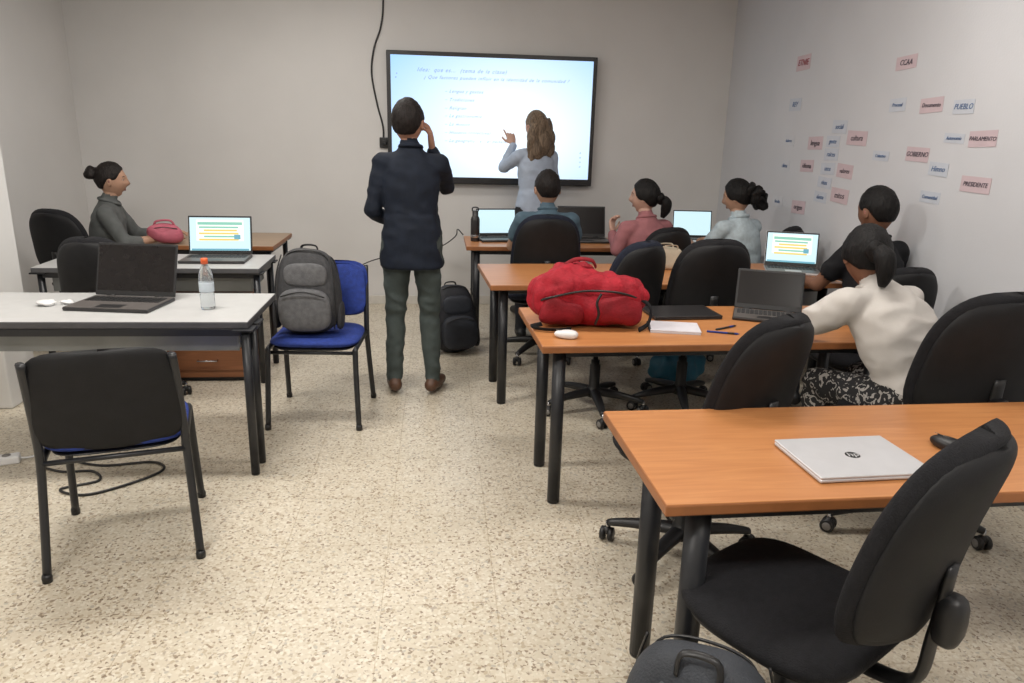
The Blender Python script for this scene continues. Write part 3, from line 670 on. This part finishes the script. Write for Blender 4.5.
def person(name,x,y,rot,J,top,bottom,shoe,skin,hair,style,sleeve='long',build=1.,hem=None,hy=0,hp=0,hr=0,hands=None,fold=.006,hs=1.,collar=None):
    J={k:V(v) if not isinstance(v,(int,float)) else v for k,v in J.items()}
    q=B(); pr=[]
    def cap(a,c,ra,rc,lab): capsule(q,a,c,ra,rc); pr.append((V(a),V(c),ra,rc,lab))
    P,C,N=J['pel'],J['chest'],J['neck']; lat=(J['shR']-J['shL']).normalized(); latp=(J['hipR']-J['hipL']).normalized()
    def ring(p,d,l,rx,ry,n=24):
        l=(l-d*l.dot(d)).normalized(); f=d.cross(l); return [p+l*math.copysign(abs(math.cos(2*math.pi*j/n))**.85,math.cos(2*math.pi*j/n))*rx+f*math.copysign(abs(math.sin(2*math.pi*j/n))**.85,math.sin(2*math.pi*j/n))*ry for j in range(n)]
    d1=(C-P).normalized(); d2=(N-C).normalized(); k=build
    R=[(P-V((0,0,1))*.11,V((0,0,1)),latp,.12*k,.10*k),(P-V((0,0,1))*.06,V((0,0,1)),latp,.160*k,.122*k),(P+d1*.03,d1,latp,.165*k,.125*k),(P+(C-P)*.45,d1,(lat+latp)*.5,.140*k,.108*k),(C,(d1+d2).normalized(),lat,.158*k,.118*k),
       (C+(N-C)*.40,d2,lat,.158*k,.108*k),(C+(N-C)*.66,d2,lat,.120*k,.085*k),(C+(N-C)*.84,d2,lat,.080*k,.070*k),(N,d2,lat,.060,.060),(N+d2*.02,d2,lat,.050,.050)]
    q.rings([ring(*r) for r in R],DUM)
    pr.append((P-V((0,0,.1)),P-V((0,0,.02)),.13,.14,'bottom'))
    pr.append((P+d1*.05,C,.14,.145,'top')); pr.append((C,C+(N-C)*.8,.14,.10,'top')); pr.append((C+(N-C)*.6,N-d2*.01,.11,.058,'top'))
    if hem:
        HP,rx,ry=hem; HP=V(HP)
        dz=(P-HP).normalized(); q.rings([ring(HP,dz,latp,rx,ry),ring(HP+(P-HP)*.5,dz,latp,rx*.99,ry*.99),ring(P+d1*.02,d1,latp,.170*k,.132*k),ring(P+(C-P)*.45,d1,latp,.148*k,.118*k)],DUM)
        pr.append((HP+dz*.012,P+d1*.02,rx*.95,.15,'top'))
    HB=J['head']; cap(N-d2*.03,HB-V((0,0,.06)),.052,.048,'skin')
    for S in 'LR':
        sh,el,wr=J['sh'+S],J['el'+S],J['wr'+S]
        cap(C+(N-C)*.60,sh,.066*k,.056*k,'top')
        if sleeve=='long':
            cap(sh,el,.056*k,.045*k,'top'); cap(el,wr-(wr-el).normalized()*.01,.045*k,.034,'top'); cap(el,wr,.03,.026,'skin')
        elif sleeve=='short':
            m=sh+(el-sh)*.55; cap(sh,m,.060*k,.061*k,'top'); cap(sh,el,.047*k,.040*k,'skin'); cap(el,wr,.040*k,.027,'skin')
        else:
            m=el+(wr-el)*.35; cap(sh,el,.055*k,.047*k,'top'); cap(el,m,.047*k,.043,'top'); cap(el,wr,.039*k,.027,'skin')
        hi,kn,an=J['hip'+S],J['kn'+S],J['an'+S]
        cap(hi,kn,.088*k,.062*k,'bottom'); cap(kn,an+V((0,0,.02)),.060*k,.047*k,'bottom')
        fd=J.get('fd'+S,V((0,1,0))); fd=fd.normalized()
        cap(an+V((0,0,-.03))-fd*.045,an+V((0,0,-.035))+fd*.06,.042,.044,'shoe'); cap(an+V((0,0,-.035))+fd*.06,an+V((0,0,-.05))+fd*.165,.044,.034,'shoe')
    bm=remesh(q.bm,.011,2); q.bm.free()
    for v in bm.verts:
        if v.co.z<.004: v.co.z=.004
    cen=np.array([f.calc_center_median()[:] for f in bm.faces]); best=np.full(len(cen),1e9); lab=np.zeros(len(cen),int); names=[]
    def segd(cen,a,c,ra,rc):
        a=np.array(a);c=np.array(c);ab=c-a; t=np.clip(((cen-a)@ab)/max(1e-9,ab@ab),0,1)
        return np.linalg.norm(cen-(a+t[:,None]*ab),axis=1)-(ra+(rc-ra)*t)
    for a,c,ra,rc,lb in pr:
        if lb not in names: names.append(lb)
        dd=segd(cen,a,c,ra,rc); w=dd<best; best[w]=dd[w]; lab[w]=names.index(lb)
    if hem:
        zi=V(hem[0]).z; bi=names.index('bottom'); ti=names.index('top')
        w=(cen[:,2]<zi-.006)&(lab==ti)&(np.abs(cen[:,0])<.18); lab[w]=bi
    mm={'top':top,'bottom':bottom,'shoe':shoe,'skin':skin}
    ml=[mm[names[i]] for i in lab]
    bm.verts.ensure_lookup_table(); bm.faces.ensure_lookup_table(); bm.normal_update()
    for v in bm.verts:
        labs={names[lab[f.index]] for f in v.link_faces}
        if 'skin' in labs or 'shoe' in labs: continue
        p=v.co; r1=noise.noise(V((p.x*7+p.z*5,p.y*7,p.z*11))+V((x,y,0))); nn=(1-2.4*abs(r1))*.8+.35*noise.noise(V((p.x*20,p.y*20,p.z*26)))
        v.co=p+v.normal*(nn*fold-.3*fold+(.003 if 'top' in labs else 0))
    b=B(); b.addbm(bm,ml); bm.free()
    hands=hands or {}
    for S in 'LR':
        el,wr=J['el'+S],J['wr'+S]; h=hands.get(S,{})
        d=V(h.get('d',(wr-el))); n=V(h.get('n',(0,0,-1)))
        side=h.get('side',None)
        if side is None: side=-1 if S=='R' else 1
        hb=hand_geo(wr+d.normalized()*.012,d,n,side,curl=h.get('curl',.3),index_pt=h.get('pt',False),s=.95*hs)
        b.addbm(hb,skin); hb.free()
    if collar:
        l=lat; b.tube([N-l*.062+V((0,.0,.0)),N-l*.046+V((0,-.046,.010)),N+V((0,-.061,.014)),N+l*.046+V((0,-.046,.010)),N+l*.062,N+l*.04+V((0,.054,-.02)),N+V((0,.068,-.035)),N-l*.04+V((0,.054,-.02)),N-l*.062],.012,collar,n=8,smooth_path=4)
    head(b,HB,hy,hp,skin,hair,style,roll=hr,s=hs)
    return b.finish(name,(x,y,0),rot)

def seated(fx=0.,fy=.06,z=0.,w=.165,**kw):
    J=dict(pel=(0,0,.575),chest=(fx*.6,fy*.6,.87),neck=(fx,fy,1.085),head=(fx*1.1,fy+.03,1.225),
      shL=(fx*.95-w,fy*.95,1.005),shR=(fx*.95+w,fy*.95,1.005),elL=(fx-.24,fy+.12,.80),elR=(fx+.24,fy+.12,.80),wrL=(-.14,fy+.33,.795),wrR=(.14,fy+.33,.795),
      hipL=(-.09,.04,.56),hipR=(.09,.04,.56),knL=(-.13,.43,.53),knR=(.13,.43,.53),anL=(-.13,.42,.09),anR=(.13,.42,.09))
    if z:
        for k in J: J[k]=(J[k][0],J[k][1],J[k][2]+z) if not k[:2] in('an','wr','kn','hi','pe') else J[k]
    J.update(kw); return J

NAVY=mat('navy_jacket_cloth',(.007,.011,.021),.8,var=.2,bump=.15,bs=160,spec=.3)
TROU=mat('grey_green_trousers',(.045,.058,.055),.85,var=.15,bump=.2,bs=160)
SHOE=mat('brown_shoe_leather',(.085,.04,.022),.5,var=.15)
LBLUE=mat('pale_blue_shirt',(.38,.44,.54),.8,var=.08,bump=.1,bs=150)
DARKT=mat('dark_trousers',(.015,.016,.022),.85,var=.15,bump=.2,bs=160)
GBLUE=mat('grey_blue_shirt',(.07,.12,.16),.8,var=.12,bump=.2,bs=150)
PINK=mat('dusty_pink_sweater',(.31,.12,.13),.85,var=.12,bump=.15,bs=150)
LWHT=mat('white_blue_striped_shirt',(.44,.52,.56),.8,var=.12,vs=40,bump=.1,bs=150)
BLKS=mat('black_shirt_cloth',(.008,.008,.010),.85,var=.2,bump=.15,bs=150,spec=.3)
TEE=mat('white_tee_cotton',(.52,.49,.46),.85,var=.03,bump=.04,bs=150)
GREY=mat('grey_cardigan',(.085,.090,.088),.85,var=.15,bump=.15,bs=150)
DSH=mat('dark_shoe',(.012,.012,.013),.5)
m=bpy.data.materials.new('black_white_pattern_cloth'); m.use_nodes=True; nt=m.node_tree; bb=nt.nodes['Principled BSDF']
tc=nt.nodes.new('ShaderNodeTexCoord'); vo=nt.nodes.new('ShaderNodeTexNoise'); vo.inputs['Scale'].default_value=26; vo.inputs['Distortion'].default_value=2.2; vo.inputs['Detail'].default_value=1
rr=nt.nodes.new('ShaderNodeValToRGB'); rr.color_ramp.interpolation='CONSTANT'; rr.color_ramp.elements[0].color=(.012,.012,.014,1); rr.color_ramp.elements[1].color=(.36,.34,.32,1); rr.color_ramp.elements[1].position=.57
nt.links.new(tc.outputs['Object'],vo.inputs['Vector']); nt.links.new(vo.outputs['Fac'],rr.inputs['Fac']); nt.links.new(rr.outputs['Color'],bb.inputs['Base Color']); bb.inputs['Roughness'].default_value=.8
PATT=m

person('standing_man',-.15,4.46,-4,dict(pel=(0,0,.97),chest=(0,.0,1.27),neck=(0,-.005,1.495),head=(-.015,.015,1.632),
  shL=(-.165,0,1.40),shR=(.165,.01,1.40),elL=(-.225,-.02,1.13),elR=(.195,.20,1.26),wrL=(-.15,.19,1.03),wrR=(.115,.12,1.48),
  hipL=(-.09,0,.92),hipR=(.09,0,.92),knL=(-.105,.02,.50),knR=(.10,.02,.50),anL=(-.115,-.02,.09),anR=(.125,-.02,.09),fdL=V((-.25,1,0)),fdR=V((.25,1,0))),
  NAVY,TROU,SHOE,SKIN,H_DBR,'short',build=1.05,hem=((0,0,.80),.190,.14),hy=-12,hp=4,
  hands={'R':dict(d=(-.1,-.12,.9),n=(-1,.1,-.2),curl=.45),'L':dict(n=(.6,.2,-.5),curl=.4)},collar=NAVY,fold=.009,hs=1.13)
person('presenting_woman',.84,6.44,25,dict(pel=(0,0,.97),chest=(0,.0,1.27),neck=(0,-.005,1.495),head=(0,.015,1.64),
  shL=(-.150,.02,1.40),shR=(.150,-.01,1.40),elL=(-.19,.22,1.29),elR=(.19,-.02,1.14),wrL=(-.06,.28,1.48),wrR=(.17,.15,1.02),
  hipL=(-.085,0,.92),hipR=(.085,0,.92),knL=(-.10,.02,.50),knR=(.10,.02,.50),anL=(-.10,-.02,.09),anR=(.10,-.02,.09)),
  LBLUE,DARKT,DSH,SKIN3,H_LBR,'long',build=.96,hem=((0,0,.86),.17,.125),hy=5,hp=2,
  hands={'L':dict(d=(-.05,.4,.7),n=(.3,.6,-.5),curl=.7,pt=True),'R':dict(n=(-.6,.2,-.5))},hs=1.06,collar=LBLUE,fold=.008)
person('seated_man',.79,5.22,0,seated(fx=0,fy=.10,w=.175,z=-.02),GBLUE,DARKT,DSH,SKINA,H_DBR,'short',sleeve='short',hy=4,hp=-8,build=1.02,hs=1.15,collar=GBLUE)
person('seated_woman',1.55,5.20,18,seated(fx=-.02,fy=.08,z=-.06,elL=(-.24,.10,.79),wrL=(-.16,.30,.88)),PINK,DARKT,DSH,SKIN3,H_BLK,'pony',hy=45,hp=-2,hands={'L':dict(d=(.1,.3,.6),n=(.3,-.6,0),curl=.6)},hs=1.05,collar=PINK)
person('seated_woman',2.26,5.20,26,seated(fx=-.01,fy=.10,z=-.05),LWHT,DARKT,DSH,SKINA,H_BLK,'curlbun',sleeve='mid',hy=25,hp=-12,hs=1.07,collar=LWHT)
person('seated_man',2.37,3.74,8,seated(fx=.06,fy=.12,z=.0,w=.15),BLKS,DARKT,DSH,SKIN2,H_BLK,'short',sleeve='short',hy=6,hp=-10,hs=1.15,collar=BLKS)
person('seated_woman',1.98,2.68,16,seated(fx=-.06,fy=.26,w=.175,chest=(-.04,.13,.82),neck=(-.05,.27,1.005),head=(-.04,.35,1.118),shL=(-.22,.24,.94),shR=(.11,.24,.94),elL=(-.33,.40,.80),elR=(.24,.36,.80),wrL=(-.16,.55,.795),wrR=(.10,.57,.795)),
   TEE,PATT,DSH,SKIN2,H_BLK,'pony',sleeve='short',build=1.12,hy=-28,hp=-22,fold=.009,hs=1.14,collar=TEE)
person('seated_woman',-2.40,5.62,-78,seated(fx=0,fy=.06,z=-.035),GREY,DARKT,DSH,SKINA,H_DBR,'bun',sleeve='mid',hy=5,hp=-2,hs=1.06,collar=GREY)

# ---------------------------------------------------------------- world + camera
w=bpy.data.worlds.new('world'); sc.world=w; w.use_nodes=True; w.node_tree.nodes['Background'].inputs[0].default_value=(.9,.92,1,1); w.node_tree.nodes['Background'].inputs[1].default_value=.15
cd=bpy.data.cameras.new('camera'); cd.lens=26.0; cd.sensor_width=36; cd.clip_start=.05
co=bpy.data.objects.new('camera',cd); COL.objects.link(co)
co.matrix_world=Matrix.Translation((0,0,1.6))@RZ(-6)@RX(90-15.9)@RZ(1.5)
sc.camera=co
